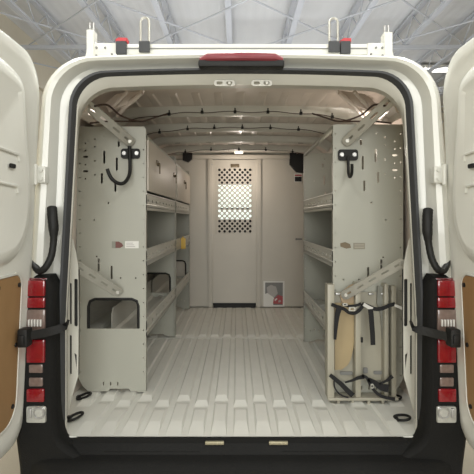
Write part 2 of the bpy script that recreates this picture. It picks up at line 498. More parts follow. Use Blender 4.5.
# bumper with step
b = MB()
S = [(2.10, -.012), (2.045, -.004), (2.015, -.010), (1.992, -.038), (1.985, -.052), (1.955, -.060), (1.935, -.066), (1.915, -.085), (1.905, -.14), (1.92, -.30), (1.97, -.36), (2.1, -.36)]
XS = [-.93, -.92, -.88, -.82, -.76, -.70, -.60, -.40, -.25, -.20, -.08, 0, .08, .20, .25, .40, .60, .70, .76, .82, .88, .92, .93]
vs = []
for x in XS:
    a = abs(x); k1 = max(0, (a - .72) / .21)
    for y, z in S: vs.append((x, y + .10 * k1 ** 2, z))
m_ = len(S)
b.faces(vs, [(i * m_ + j, i * m_ + (j + 1) % m_, (i + 1) * m_ + (j + 1) % m_, (i + 1) * m_ + j) for i in range(len(XS) - 1) for j in range(m_)] + [tuple(range(m_))[::-1], tuple((len(XS) - 1) * m_ + j for j in range(m_))])
bumper = part(b, 'rear_bumper', M['bumper'])
for s in (-1, 1):       # corner towers of the bumper that climb beside the load opening
    b = MB()
    o = [(.52, -.07), (.66, -.055), (.728, -.012), (.748, .006), (.760, .035), (.767, .075), (.771, .13), (.773, .20), (.775, .45), (.778, .66), (.80, .70), (.86, .70), (.915, .66), (.935, .30), (.940, .12), (.945, .02), (.93, -.10), (.915, -.36), (.60, -.36)]
    L0 = [Vector((s * x, 2.03, z)) for x, z in o]
    cx, cz = .84, .12
    def ins(d, y):
        out = []
        nn = len(o)
        for i in range(nn):
            a = Vector(o[i - 1]); c_ = Vector(o[(i + 1) % nn]); t = (c_ - a).normalized(); nrm = Vector((-t.y, t.x))
            p = Vector(o[i]) + nrm * d * -1
            out.append(Vector((s * p.x, y, p.y)))
        return out
    R = [[b.bm.verts.new(p) for p in r] for r in (ins(0, 2.05), ins(0, 1.995), ins(.008, 1.975), ins(.022, 1.965))]
    for i in range(3):
        for j in range(len(o)):
            b.bm.faces.new([R[i][j], R[i][(j + 1) % len(o)], R[i + 1][(j + 1) % len(o)], R[i + 1][j]])
    b.bm.faces.new(R[-1]); b.bm.faces.new(R[0][::-1])
    part(b, 'bumper_corner', M['bumper'])
    b = MB(); b.box((s * .800, 1.935, -.245), (s * .885, 1.955, -.165), .004); o = part(b, 'lower_reflector', M['redd']); o['label'] = 'dark red reflector'
for x0, x1 in ((-.58, -.17), (.17, .58)):
    b = MB(); b.box((x0, 1.9890, -.0485), (x1, 1.9925, -.040), .0015); part(b, 'step_tread_ridge', M['bumper'])
for px in (214.5, 278.5):
    p = at(px, 443.2, 2.0)
    b = MB(); b.box((p.x - .040, 1.999, p.z - .008), (p.x + .040, 2.012, p.z + .006), .003)
    for dx in (-.028, -.008, .012, .030): b.box((p.x + dx - .005, 1.996, p.z - .005), (p.x + dx + .005, 2.001, p.z + .003), .001)
    o = part(b, 'sill_striker', mat('brassy_striker', (.42, .38, .26), .35, metal=.5)); o['label'] = 'brassy catch on the bumper step'

b = MB()          # rubbery pad on the step, its ends rounded off at the corners of the opening
P = [(-.715, -.006), (-.700, .006), (.690, .006), (.705, -.006), (.690, -.052), (-.700, -.052)]
b.plate(P[::-1], [], .012, (0, 2.016, 0), X_, Z_)
part(b, 'step_pad', M['bumper'], smooth=False)
# tail lights
for s in (-1, 1):
    def bx(b, x0, x1, py0, py1, yf=1.955, bev=.006):
        z1 = CAMZ - (py0 - HY) / F * 1.97; z0 = CAMZ - (py1 - HY) / F * 1.97
        b.box((min(s * x0, s * x1), yf, z0), (max(s * x0, s * x1), 1.995, z1), bev)
    b = MB(); bx(b, .806, .895, 278, 403, 1.968); tl = part(b, 'tail_light', M['redd'])
    tl['label'] = 'tall red tail light'
    c = MB(); bx(c, .812, .888, 280, 296); bx(c, .812, .888, 297, 307.5); sub(c, 'red_lens', M['red'], tl)
    c = MB(); bx(c, .811, .888, 309, 333); sub(c, 'clear_lens', M['clear'], tl)
    c = MB()
    for i in range(5):
        z = CAMZ - (323 - HY) / F * 1.95; x = s * (.826 + i * .012)
        c.box((x - .003, 1.946, z - .014), (x + .003, 1.956, z + .014), .001)
    sub(c, 'lens_louvre', M['white'], tl)
    c = MB(); bx(c, .812, .888, 339, 362); sub(c, 'red_lens', M['red'], tl)
    c = MB(); bx(c, .822, .880, 364, 372.5, 1.96); bx(c, .822, .880, 377, 386, 1.96); sub(c, 'clear_lens', M['clear'], tl)
    c = MB(); bx(c, .815, .888, 388, 401); sub(c, 'red_lens', M['red'], tl)
    b = MB(); bx(b, .808, .890, 405.5, 422, 1.955, .01); o = part(b, 'corner_lamp', M['clearw']); o['label'] = 'small clear corner lamp'
    c = MB(); z = CAMZ - (413.5 - HY) / F * 1.95
    c.tube([(s * .835 + .022 * math.cos(a), 1.954, z + .022 * math.sin(a)) for a in [2 * PI * i / 16 for i in range(17)]], .004, 6, cap=False)
    c.box((s * .872 - .008, 1.948, z - .02), (s * .872 + .008, 1.958, z + .02), .003)
    sub(c, 'lamp_facet', M['steel'], o)

# hinges, cable gaiters, door check straps
for s in (-1, 1):
    px = 40.5 if s < 0 else 439
    c0 = at(px, 175, 1.995); b = MB()
    b.box((c0.x - .028, 1.975, c0.z - .035), (c0.x + .028, 2.02, c0.z + .035), .006)
    b.cyl((c0.x - s * -.012, 1.972, c0.z - .042), (c0.x - s * -.012, 1.972, c0.z + .042), .009, 12)
    for dz in (-.018, .018): b.cyl((c0.x - s * .012, 1.978, c0.z + dz), (c0.x - s * .012, 1.968, c0.z + dz), .008, 6)
    part(b, 'door_hinge', M['paint'])
    if s < 0: PP = [(52, 208, 2.0), (52.5, 216, 1.985), (53.5, 228, 1.98), (53.5, 242, 1.98), (51, 257, 1.97), (45, 268, 1.96), (39, 271, 1.98), (34, 264, 2.02), (30, 252, 2.05), (24, 240, 2.07)]
    else: PP = [(428, 210, 2.0), (427.5, 218, 1.985), (427.5, 232, 1.98), (429, 246, 1.98), (432, 259, 1.97), (437.5, 269, 1.96), (443, 271, 1.98), (447, 264, 2.02), (450.5, 252, 2.05), (456, 240, 2.07)]
    P = smooth_path([at(*q) for q in PP], 6); m_ = len(P)
    rs = [.0205 - .0065 * min(1, max(0, (i / m_ - .22) / .08)) + .0009 * (i % 2) for i in range(m_)]
    b = MB(); b.tube(P, rs, 14); part(b, 'cable_gaiter', M['black'])
    if s < 0: a_, m1, m2, e_ = at(68, 322, 2.03), at(64, 327, 1.975), at(48, 332, 1.93), at(29, 335.5, 1.88)
    else: a_, m1, m2, e_ = at(411, 323, 2.03), at(415, 328, 1.975), at(432, 333, 1.93), at(450, 337, 1.88)
    b = MB(); b.ribbon(smooth_path([a_, m1, m2, e_], 5), [.022] * 3 + [.034] * 12 + [.030], nrm=(s * .4, -1, 0), th=.010); part(b, 'door_check_strap', M['black'])
    px = 23.5 if s < 0 else 454.5
    c0 = at(px, 338, 1.86); b = MB(); b.box((c0.x - .020, 1.845, c0.z - .036), (c0.x + .020, 1.90, c0.z + .036), .008)
    b.box((c0.x - .012, 1.838, c0.z - .022), (c0.x + .010, 1.85, c0.z + .015), .003)
    part(b, 'check_strap_bracket', M['black'])

# rear doors, swung open to a right angle
def rear_door(s):
    u = Vector((s * .046, 0, -1)).normalized()           # the door leans with the body side
    org = Vector((s * .848, 0, 1.4))
    V = -u                                               # up
    def P(y, z, d=0):                                    # y along the door, z height, d towards the middle of the van
        q = org + V * (z - 1.4); return Vector((q.x - s * d, y, q.z))
    Yh, Yf, zt, zb = 2.0, 1.22, 1.60, .02
    def loop(y0, y1, z0, z1, rh_t, rh_b, rf=.06):
        out = []
        for cy, cz, r, a0 in ((y1 - rh_b, z0 + rh_b, rh_b, -PI / 2), (y1 - rh_t, z1 - rh_t, rh_t, 0), (y0 + rf, z1 - rf, rf, PI / 2), (y0 + rf, z0 + rf, rf, PI)):
            for i in range(9):
                a = a0 + PI / 2 * i / 8; out.append((cy + r * math.cos(a), cz + r * math.sin(a)))
        return out
    def shell(rings, cap0=True, cap1=True):
        b = MB(); R = [[b.bm.verts.new(P(y, z, d)) for y, z in l] for l, d in rings]
        for i in range(len(R) - 1):
            for j in range(len(R[0])):
                k_ = (j + 1) % len(R[0]); b.bm.faces.new([R[i][j], R[i][k_], R[i + 1][k_], R[i + 1][j]])
        if cap0: b.bm.faces.new(R[0][::-1])
        if cap1: b.bm.faces.new(R[-1])
        return b
    lo = lambda e, rt=.17, rb=.13: loop(Yf + e, Yh - e, zb + e, zt - e, rt - e * .5, rb - e * .5)
    b = shell([(lo(.006), -.075), (lo(0), -.065), (lo(0), -.012), (lo(.005), -.003), (lo(.015), 0), (lo(.05), .002), (lo(.058), -.002)])
    d = part(b, 'rear_door', M['paint'])
    # pressed, outward-bulging upper window blank
    base = [(1.70, .758), (1.80, .775), (1.87, .815), (1.915, .88), (1.935, .96), (1.93, 1.06), (1.905, 1.17), (1.875, 1.27), (1.855, 1.36), (1.842, 1.42), (1.82, 1.46), (1.76, 1.485), (1.60, 1.50), (1.42, 1.49), (1.34, 1.42), (1.32, 1.20), (1.32, .95), (1.36, .80), (1.50, .76)]
    bp_ = [Vector((y, z, 0)) for y, z in base]; bs = smooth_path(bp_ + [bp_[0]], 3)[:-1]
    def lp(e):
        out = []
        for i in range(len(bs)):
            t_ = (bs[(i + 1) % len(bs)] - bs[i - 1]).normalized(); q = bs[i] + Vector((-t_.y, t_.x, 0)) * e; out.append((q.x, q.y))
        return out
    c = shell([(lp(-.004), -.003), (lp(.006), .006), (lp(.02), .013), (lp(.05), .019), (lp(.058), .018), (lp(.075), .012)], cap0=False)
    sub(c, 'window_pressing', M['paint'], d)
    # handle recess outline and slot
    for zc, kind in ((1.185, 0), (1.13, 1), (1.065, 0)):
        c = MB()
        if kind: c.plate(rr(-.022, -.008, .022, .008, .006), [], .004, P(1.742, zc, .018), Y_, V); sub(c, 'latch_slot', M['black'], d)
        else:
            sg = 1 if zc > 1.13 else 1
            c.tube([P(1.62, zc, .014), P(1.79, zc - .006, .014), P(1.80, zc - .03 * sg, .014)], .006, 8); sub(c, 'pressed_ridge', M['paint'], d)
    # hardboard lining in the lower half
    lq = loop(Yf + .10, Yh - .115, .135, .715, .05, .09, .05)
    c = shell([(lq, -.001), (lq, .005)]); o = sub(c, 'lining_panel', M['hard'], d); o['label'] = 'brown hardboard lining panel'
    lr = lambda e: loop(Yf + .10 - e, Yh - .115 + e, .135 - e, .715 + e, .05 + e, .09 + e, .05)
    c = shell([(lr(.012), -.001), (lr(.010), .008), (lr(.002), .008), (lr(.0), 0)], False, False); sub(c, 'panel_rim', M['paint'], d)
    for y, z in ((1.865, .675), (1.86, .44), (1.855, .20), (1.70, .685), (1.70, .155)):
        c = MB(); c.cyl(P(y, z, .004), P(y, z, .010), .009, 12); sub(c, 'panel_clip', M['black'], d)
    d['label'] = 'white rear door with brown lower lining'
    return d


rear_door(-1); rear_door(1)

# cab behind the partition: dark dash and roof lining, windscreen
b = MB(); b.box((-.88, 5.25, -.1), (.88, 6.9, .02)); b.box((-.88, 6.2, 0), (.88, 6.75, .90), .03); b.box((-.88, 5.3, 1.60), (.88, 6.7, 1.64)); b.box((-.92, 5.25, 0), (-.88, 6.8, 1.62)); b.box((.88, 5.25, 0), (.92, 6.8, 1.62))
b.box((-.88, 6.62, 1.42), (.88, 6.7, 1.62)); b.box((-.88, 6.72, 0), (.88, 6.8, .93)); part(b, 'cab_interior', M['dark'], smooth=False)
b = MB(); b.faces([(-.88, 6.80, .92), (.88, 6.80, .92), (.88, 6.64, 1.44), (-.88, 6.64, 1.44), (-.88, 6.805, .92), (.88, 6.805, .92), (.88, 6.645, 1.44), (-.88, 6.645, 1.44)], [(0, 1, 2, 3), (4, 5, 6, 7), (0, 1, 5, 4), (2, 3, 7, 6), (0, 3, 7, 4), (1, 2, 6, 5)])
part(b, 'windscreen', M['glass'], smooth=False)
b = MB(); b.tube([(-.6, 6.5, 1.075), (.6, 6.5, 1.075)], .012, 8); part(b, 'cab_crossbar', M['greyp'])  # grey bar across the cab at windscreen height

# ------------------------------------------------------------------ bulkhead partition
PY = 5.01
part_t = thing('bulkhead_partition', 'beige steel bulkhead wall with perforated central door at the far end of the cargo bay', 'partition', (0, PY, 0))
def px_x(px, Y=PY): return at(px, 0, Y).x
xl, xr = px_x(213), px_x(256)
b = MB()
def arc_top(x0, x1, n=10, top=1.575):
    out = []
    for i in range(n + 1):
        x = x1 + (x0 - x1) * i / n; out.append((x, top - .02 * (x / .8) ** 2 - max(0, abs(x) - .74) * .9))
    return out
b.plate([(-.87, .012), (px_x(208), .012)] + arc_top(-.87, px_x(208)), [], .02, (0, PY, 0), X_, Z_); b.build('left_wall_panel', M['partition'], part_t, smooth=False)
b = MB(); b.plate([(px_x(261), .012), (.87, .012)] + arc_top(px_x(261), .87), [], .02, (0, PY, 0), X_, Z_); b.build('right_wall_panel', M['partition'], part_t, smooth=False)
for a, c in ((208, 213), (256, 261)):
    b = MB(); b.box((px_x(a), PY - .035, .005), (px_x(c), PY + .02, 1.565), .008); b.box((px_x(a) + .016, PY - .038, .01), (px_x(a) + .020, PY - .03, 1.56)); b.build('door_post', M['partition'], part_t)
b = MB(); b.box((-.80, PY - .05, 1.565), (.80, PY + .03, 1.61), .012); b.build('top_rail', M['partition'], part_t)
# door with a lattice of round holes
dz0, dz1 = .05, 1.56
s_ = .0270
gx0 = px_x(219.5); cols = 12; rows = 24
z_top = at(0, 170, PY).z
gx1 = gx0 + cols * s_; gz1 = z_top; gz0 = gz1 - rows * s_
b = MB()
yy0 = PY - .012
def quad(x0, z0, x1, z1): b.faces([(x0, yy0, z0), (x1, yy0, z0), (x1, yy0, z1), (x0, yy0, z1)], [(0, 1, 2, 3)])
e = s_
quad(xl, dz0, xr, gz0 - e); quad(xl, gz1 + e, xr, dz1); quad(xl, gz0 - e, gx0 - e, gz1 + e); quad(gx1 + e, gz0 - e, xr, gz1 + e)
def V3(x, z): return (x, yy0, z)
for i in range(0, cols + 1):
    for j in range(0, rows + 1):
        cx, cz = gx0 + i * s_, gz1 - j * s_
        if (i + j) % 2 == 0:
            n = 16; rr_ = .0140
            O = []
            for k_ in range(n):
                a = 2 * PI * k_ / n; d = s_ / (abs(math.cos(a)) + abs(math.sin(a))); O.append(V3(cx + d * math.cos(a), cz + d * math.sin(a)))
            I = [V3(cx + rr_ * math.cos(2 * PI * k_ / n), cz + rr_ * math.sin(2 * PI * k_ / n)) for k_ in range(n)]
            b.faces(O + I, [(k_, (k_ + 1) % n, n + (k_ + 1) % n, n + k_) for k_ in range(n)])
# border triangles of the lattice
for i in range(-1, cols + 2):
    for j in range(-1, rows + 2):
        if (i + j) % 2 == 0 and (i in (-1, cols + 1) or j in (-1, rows + 1)):
            cx, cz = gx0 + i * s_, gz1 - j * s_
            pts_ = [(max(gx0 - e, min(gx1 + e, cx + dx * s_)), max(gz0 - e, min(gz1 + e, cz + dz * s_))) for dx, dz in ((1, 0), (0, 1), (-1, 0), (0, -1))]
            uq = []
            for q in pts_:
                if all((Vector(q) - Vector(r)).length > 1e-5 for r in uq): uq.append(q)
            if len(uq) >= 3: b.faces([V3(*q) for q in uq], [tuple(range(len(uq)))])
door = b.build('partition_door', M['partition'], part_t, smooth=False)
sm = door.modifiers.new('thickness', 'SOLIDIFY'); sm.thickness = .004
b = MB(); b.box((xl + .005, PY - .02, .0), (xr - .005, PY + .015, .05)); b.build('kick_gap_shade', M['black'], part_t)  # black box standing in for the dark gap under the door
b = MB(); p = at(235, 166, PY); b.box((p.x - .045, PY - .026, p.z - .018), (p.x + .045, PY - .014, p.z + .018), .004); b.box((p.x - .02, PY - .036, p.z - .008), (p.x + .02, PY - .024, p.z + .008), .003); b.build('door_latch', M['latch'], part_t)
for X0, X1, zt_, zb_ in ((at(290, 0, 4.93).x, at(305, 0, 4.93).x, 152, 173), (at(182.5, 0, 4.93).x, at(192, 0, 4.93).x, 153, 163)):
    za, zb2 = at(0, zt_, 4.95).z, at(0, zb_, 4.95).z; b = MB()
    mx = X0 if X0 > 0 else X1
    o = X1 if X0 > 0 else X0
    b.plate([(mx, za), (o, za), (o, zb2 + (.0 if X0 > 0 else .03)), (o + (mx - o) * .55, zb2 + .01), (mx, zb2 + .09 * (1 if X0 > 0 else .5))][::1], [], .05, (0, 4.965, 0), X_, Z_)
    b.build('corner_trim', M['black'], part_t)
b = MB(); p = at(298, 178, PY); b.box((p.x - .042, PY - .016, p.z - .045), (p.x + .042, PY - .011, p.z + .045)); o = b.build('warning_label', M['white'], part_t); o['label'] = 'small black and white warning label'
c = MB(); c.box((p.x - .036, PY - .019, p.z - .038), (p.x + .036, PY - .016, p.z + .012)); c2 = c.build('label_print', M['black'], None); c2.parent = o
c = MB(); c.box((p.x - .036, PY - .019, p.z + .020), (p.x + .036, PY - .016, p.z + .034)); c2 = c.build('label_heading', M['redp'], None); c2.parent = o
b = MB(); p = at(299, 239, PY); b.box((p.x - .035, PY - .025, p.z - .008), (p.x + .03, PY - .011, p.z + .008), .003); b.cyl((p.x - .03, PY - .02, p.z), (p.x - .03, PY - .035, p.z), .012, 12); b.build('side_latch', M['greyp'], part_t)
b = MB()
for px_, py_ in ((211, 302), (258.5, 302), (211, 165), (258.5, 165), (211, 235)):
    p = at(px_, py_, PY); b.cyl((p.x + .012, PY - .034, p.z), (p.x + .012, PY - .040, p.z), .006, 10)
b.build('rivet', M['steel'], part_t)
# fix nested children placement of the partition label
for o in list(bpy.data.objects):
    if o.name.startswith(('label_print', 'label_heading')): o.matrix_parent_inverse = Matrix.Identity(4)

# leaflet taped to the foot of the bulkhead
p0, p1 = at(263.5, 309, PY - .02), at(284.5, 281, PY - .02)
b = MB(); b.box((p0.x, PY - .020, .012), (p1.x, PY - .012, p1.z)); lf = b.build('leaflet', M['white'], None)
tag(lf, 'white bordered picture leaflet with grey and red print at the foot of the bulkhead', 'leaflet')
W_, H_ = p1.x - p0.x, p1.z - .012
def patch(pts_, m, nm, d):
    c = MB(); c.plate([(p0.x + x * W_, .012 + z * H_) for x, z in pts_], [], .001, (0, PY - .0205 - d, 0), X_, Z_); o = c.build(nm, m, None, smooth=False); o.parent = lf
patch([(.08, .06), (.92, .06), (.92, .94), (.08, .94)], M['greyp'], 'printed_background', 0)
patch([(.08, .06), (.45, .06), (.55, .30), (.25, .55), (.08, .50)], M['white'], 'printed_page_shape', .001)
patch([(.20, .52), (.5, .36), (.68, .52), (.60, .78), (.35, .85), (.15, .75)], M['greyl'], 'printed_hand_shape', .0015)
patch([(.45, .12), (.92, .10), (.92, .40), (.70, .46), (.48, .30)], M['redp'], 'printed_red_shape', .002)
patch([(.55, .22), (.66, .30), (.63, .34), (.52, .27)], M['white'], 'printed_highlight', .0025)
patch([(.72, .16), (.84, .20), (.80, .27), (.70, .23)], M['greyl'], 'printed_light_spot', .0025)

# ------------------------------------------------------------------ shelving units
def panel_holes(X0, X1, Y, sgn, near=True):
    """slot pattern punched in an end panel, measured from its aisle-side edge (d) and height"""
    H = []
    def add_v(d, z, h, wd=.0105): x = X0 + sgn * d; H.append(rr(x - wd / 2, z - h / 2, x + wd / 2, z + h / 2, wd * .45, 2))
    def add_h(d, z, w_, h=.0105): x = X0 + sgn * d; H.append(rr(x - w_ / 2, z - h / 2, x + w_ / 2, z + h / 2, h * .45, 2))
    def dot(d, z, r=.0048): H.append(circ(X0 + sgn * d, z, r, 6))
    add_v(.222, 1.265, .070); add_v(.155, 1.228, .070); add_v(.235, 1.152, .056); add_v(.163, 1.108, .055); add_v(.145, 1.335, .03)
    add_h(.322, 1.267, .026); add_h(.322, 1.190, .026)
    add_v(.252, .690, .070); add_v(.183, .650, .070)
    for z in (1.34, 1.30, 1.225, 1.15): dot(.322, z); dot(.272, z + .02)
    for d, z in ((.225, 1.38), (.155, 1.385), (.262, .735), (.135, .62), (.055, .62), (.275, .93), (.20, 1.02), (.08, 1.22)): dot(d, z)
    z = .12
    while z < 1.40:
        dot(.012, z, .0038); dot(.352, z, .0042); z += .074
    return H


def shelving(name, label, s, Y0, Y1, Xa, Xb, doors, extra=None):
    """s: aisle side sign (-1 = unit on the left wall); Xa aisle edge, Xb wall edge"""
    t = thing(name, label, 'shelving unit', ((Xa + Xb) / 2, (Y0 + Y1) / 2, 0))
    sg = 1 if Xb > Xa else -1; D = abs(Xb - Xa); TOP = 1.428
    for ei, Y in enumerate((Y0, Y1)):
        b = MB(); H = panel_holes(Xa, Xb, Y, sg)
        cut = None
        if ei:
            for i in range(5): H.append(circ(Xa + sg * (.05 + .033 * i), .095 + (.012 if i % 2 else 0), .006, 8))
        if s < 0:
            x0, x1 = sorted((Xa + sg * .040, Xa + sg * .307)); cut = rr(x0, .35, x1, .508, .03, 5)
            # square the lower corners
            cut = [(x0, .35), (x1, .35)] + [(x1 - .032 + .032 * math.cos(a), .476 + .032 * math.sin(a)) for a in [PI / 2 * i / 6 for i in range(7)]] + [(x0 + .032 + .032 * math.cos(a), .476 + .032 * math.sin(a)) for a in [PI / 2 + PI / 2 * i / 6 for i in range(7)]]
            H = H + [cut]
        for i in range(3):
            x = Xa + sg * (.15 + .038 * i); H.append(rr(x - .003, .046, x + .003, .066, .0025, 2))
        o = [(Xa, .02), (Xa, TOP - .012), (Xa + sg * .012, TOP), (Xb, TOP), (Xb, .10), (Xb - sg * .03, .045), (Xb - sg * .06, .016), (Xa + sg * .20, .016), (Xa + sg * .19, .03), (Xa + sg * .09, .03), (Xa + sg * .08, .016)]
        b.plate(o, H, .003, (0, Y, 0), X_, Z_)
        # turned flange along the aisle edge
        b.box((min(Xa, Xa + sg * .003), Y, .02) if ei == 0 else (min(Xa, Xa + sg * .003), Y - .028, .02), (max(Xa, Xa + sg * .003), Y + .028 if ei == 0 else Y, TOP - .012))
        b.box((min(Xa, Xa + sg * .05), Y, .0118), (max(Xa, Xa + sg * .05), Y + .03, .018))
        b.box((min(Xb, Xb - sg * .05), Y - .012, .0118), (max(Xb, Xb - sg * .05), Y + .03, .018)) if ei else None
        b.build('end_panel', M['shelf'], t, smooth=False)
        if cut:
            x0, x1 = sorted((Xa + sg * .040, Xa + sg * .307)); P = [(x0, Y, .352), (x0, Y, .47), (x0 + .009, Y, .497), (x0 + .035, Y, .508), (x1 - .035, Y, .508), (x1 - .009, Y, .497), (x1, Y, .47), (x1, Y, .352)]
            b = MB(); b.tube(P, .0078, 8); o = b.build('edge_trim', M['black'], t); o['label'] = 'black rubber trim of the hand cutout'
    def tray(zb, zl, slots=True):
        b = MB(); x0, x1 = sorted((Xa, Xb)); y0, y1 = Y0 + .004, Y1 - .004
        # floor of the tray
        b.box((x0, y0, zb + .012), (x1, y1, zb + .016))
        # front lip: sheet with punched slots, doubled over at the top
        L = y1 - y0; hh = zl - zb; H = []
        if slots:
            n = 9
            for i in range(n):
                c = L * (i + .5) / n
                H.append(rr(c - .018, hh * .52, c + .018, hh * .68, .005, 2))
        b.plate([(0, 0), (L, 0), (L, hh), (0, hh)], H, .003, (Xa + sg * .0015, y0, zb), Y_, Z_)
        b.tube([(Xa + sg * .002, y0, zl), (Xa + sg * .002, y1, zl)], .006, 8)
        b.tube([(Xa + sg * .001, y0, zb + hh * .32), (Xa + sg * .001, y1, zb + hh * .32)], .0045, 8)
        b.box((min(Xa, Xa + sg * .018), y0, zb - .002), (max(Xa, Xa + sg * .018), y1, zb + .001))
        # back lip
        b.box((min(Xb, Xb - sg * .003), y0, zb), (max(Xb, Xb - sg * .003), y1, zl - .01))
        # pressed lengthwise ribs of the tray
        for f in (.3, .55, .8):
            xx = Xa + sg * D * f; b.faces([(xx + dx, y, zb + .016 + h) for y in (y0 + .003, y1 - .003) for dx, h in ((-.034, 0), (-.020, .014), (.020, .014), (.034, 0))], [(0, 1, 5, 4), (1, 2, 6, 5), (2, 3, 7, 6), (0, 1, 2, 3), (4, 5, 6, 7)])
        return b.build('shelf', M['shelf_b'], t, smooth=False)
    tray(.985, 1.07); tray(.685, .770); lo_ = tray(.305, .395)
    # upright dividers standing on the bottom shelf
    if s < 0:
        x = Xa + sg * .188; b = MB(); b.plate([(Y0 + .02, .323), (Y1 - .02, .323), (Y1 - .02, .455), (Y0 + .05, .455), (Y0 + .02, .43)], [], .002, (x, 0, 0), Y_, Z_)
        b.build('shelf_divider', M['shelf_b'], t, smooth=False)
    for f in (() if s < 0 else (.5,)):
        y = Y0 + (Y1 - Y0) * f; b = MB()
        b.plate([(Xa + sg * .01, .323), (Xb - sg * .01, .323), (Xb - sg * .01, .43), (Xa + sg * .01, .385)], [], .002, (0, y, 0), X_, Z_); b.build('shelf_divider', M['shelf_b'], t, smooth=False)
    b = MB(); b.box((min(Xb, Xb + sg * .003), Y0, .28), (max(Xb, Xb + sg * .003), Y1, TOP - .02)); b.build('light_block_panel', M['shelf_b'], t, smooth=False)  # unseen sheet added to stop light leaking through the unit
    if doors:
        b = MB(); x0, x1 = sorted((Xa + sg * .004, Xb)); b.box((x0, Y0 + .004, 1.378), (x1, Y1 - .004, 1.384)); b.box((min(Xa, Xa + sg * .02), Y0, 1.366), (max(Xa, Xa + sg * .02), Y1, 1.386), .003); b.build('cabinet_top', M['shelf'], t)
        for (y0, y1, ls) in doors:
            b = MB(); b.box((min(Xa - sg * .008, Xa + sg * .010), y0, 1.088), (max(Xa - sg * .008, Xa + sg * .010), y1, 1.364), .003); d_ = b.build('cabinet_door', M['door_b'], t)
            for ly in ls:
                c = MB(); xf = Xa - sg * .008
                c.box((min(xf, xf - sg * .006), ly - .035, 1.255), (max(xf, xf - sg * .006), ly + .035, 1.285), .002)
                c.cyl((xf, ly, 1.262), (xf - sg * .016, ly, 1.262), .010, 12); c.box((min(xf - sg * .012, xf - sg * .020), ly - .008, 1.205), (max(xf - sg * .012, xf - sg * .020), ly + .008, 1.268), .003)
                o = c.build('latch', M['latch'], None); o.parent = d_
    else:
        b = MB(); b.box((min(Xa, Xa + sg * .02), Y0, 1.408), (max(Xa, Xa + sg * .02), Y1, 1.428), .003); b.build('top_rail', M['shelf'], t)
    if extra: extra(t)
    return t


XL, XLw = -.504, -.872
def sticker_left(t):
    p = at(118, 244.5, 2.53)
    b = MB(); b.plate([(p.x - .012, p.z - .018), (p.x + .012, p.z - .018), (p.x + .030, p.z - .008), (p.x + .022, p.z + .006), (p.x + .005, p.z + .016), (p.x - .012, p.z + .016)], [], .002, (0, 2.5262, 0), X_, Z_); o = b.build('sticker', M['brownred'], t); o['label'] = 'brown printed mark'; b = MB(); b.box((p.x - .032, 2.5255, p.z - .019), (p.x - .013, 2.5285, p.z + .017)); o = b.build('sticker', mat('grey_sticker_square', (.25, .25, .21), .5), t); o['label'] = 'grey printed square'
    p = at(132, 244.5, 2.53); b = MB(); b.box((p.x - .036, 2.5255, p.z - .020), (p.x + .036, 2.5285, p.z + .018)); o = b.build('sticker', M['white'], t); o['label'] = 'pale printed sticker'
    b = MB()
    for i in range(3): b.box((p.x - .030, 2.5245, p.z - .012 + i * .009), (p.x + .018 - .006 * i, 2.5256, p.z - .009 + i * .009))
    b.build('sticker_print', M['greyl'], t)
shelving('shelving_unit', 'near left grey shelving unit with black-trimmed handle cutout and two-latch cabinet door', -1, 2.53, 3.73, XL, XLw,
         [(2.562, 3.70, (2.84, 3.60))], sticker_left)
shelving('shelving_unit', 'far left shelving unit with single-latch cabinet door against the bulkhead', -1, 3.765, 4.86, XL, XLw,
         [(3.797, 4.83, (4.30,))])
def sticker_right(t):
    p = at(347, 245.5, 2.47)
    b = MB(); b.plate([(p.x - .035, p.z + .012), (p.x - .035, p.z - .005), (p.x - .005, p.z - .016), (p.x + .02, p.z - .012), (p.x + .015, p.z + .008), (p.x - .01, p.z + .018)][::-1], [], .002, (0, 2.467, 0), X_, Z_); o = b.build('sticker', M['latch'], t); o['label'] = 'brown printed mark'
    p = at(359, 246, 2.47); b = MB(); b.box((p.x - .030, 2.4655, p.z - .016), (p.x + .030, 2.4685, p.z + .016)); o = b.build('sticker', mat('grey_sticker', (.25, .23, .18), .5), t); o['label'] = 'grey printed label'
    b = MB()
    for i in range(2): b.box((p.x - .024, 2.4645, p.z - .008 + i * .012), (p.x + .024, 2.4656, p.z - .004 + i * .012))
    b.build('sticker_print', M['rackp'], t)
shelving('shelving_unit', 'open grey steel shelving unit on the right wall, without cabinet doors', 1, 2.47, 3.56, .482, .845, None, sticker_right)

# yellow tag on the far left unit
p = at(183, 243, 4.62)
b = MB(); b.box((XL + .007, 4.05, .68), (XL + .047, 4.055, .772), .001); b.box((XL + .018, 4.047, .765), (XL + .030, 4.058, .785), .001); o = b.build('tag', M['orange'])
tag(o, 'small yellow tag hanging from the far left unit\'s middle shelf edge', 'tag')

# ------------------------------------------------------------------ braces
def brace(a, c, wd, label, slots=4):
    a, c = Vector(a), Vector(c); u = (c - a); L = u.length; u.normalize(); v = u.cross(Y_).normalized()
    v = (Y_ - u * u.dot(Y_)).normalized().cross(u).normalized(); b = MB()
    H = []
    for i in range(slots):
        x = L * (i + .5) / slots; H.append(rr(x - L / slots * .28, -wd * .10, x + L / slots * .28, wd * .12, wd * .09, 3))
    out = rr(0, -wd / 2, L, wd / 2, wd * .42, 5)
    b.plate(out, H, .003, a, u, v)
    n_ = u.cross(v); ew = v * (wd * .47)
    b.tube([a + u * wd * .4 + ew, c - u * wd * .4 + ew], .0035, 6); b.tube([a + u * wd * .4 - ew, c - u * wd * .4 - ew], .0035, 6)
    o = b.build('diagonal_brace', M['galv']); tag(o, label, 'bracket')
    for q in (a + u * wd * .5, c - u * wd * .5):
        m = MB(); m.cyl(q - Y_ * .006, q + Y_ * .006, wd * .2, 10)
        k_ = m.build('bolt', M['galv']); k_.parent = o
    return o


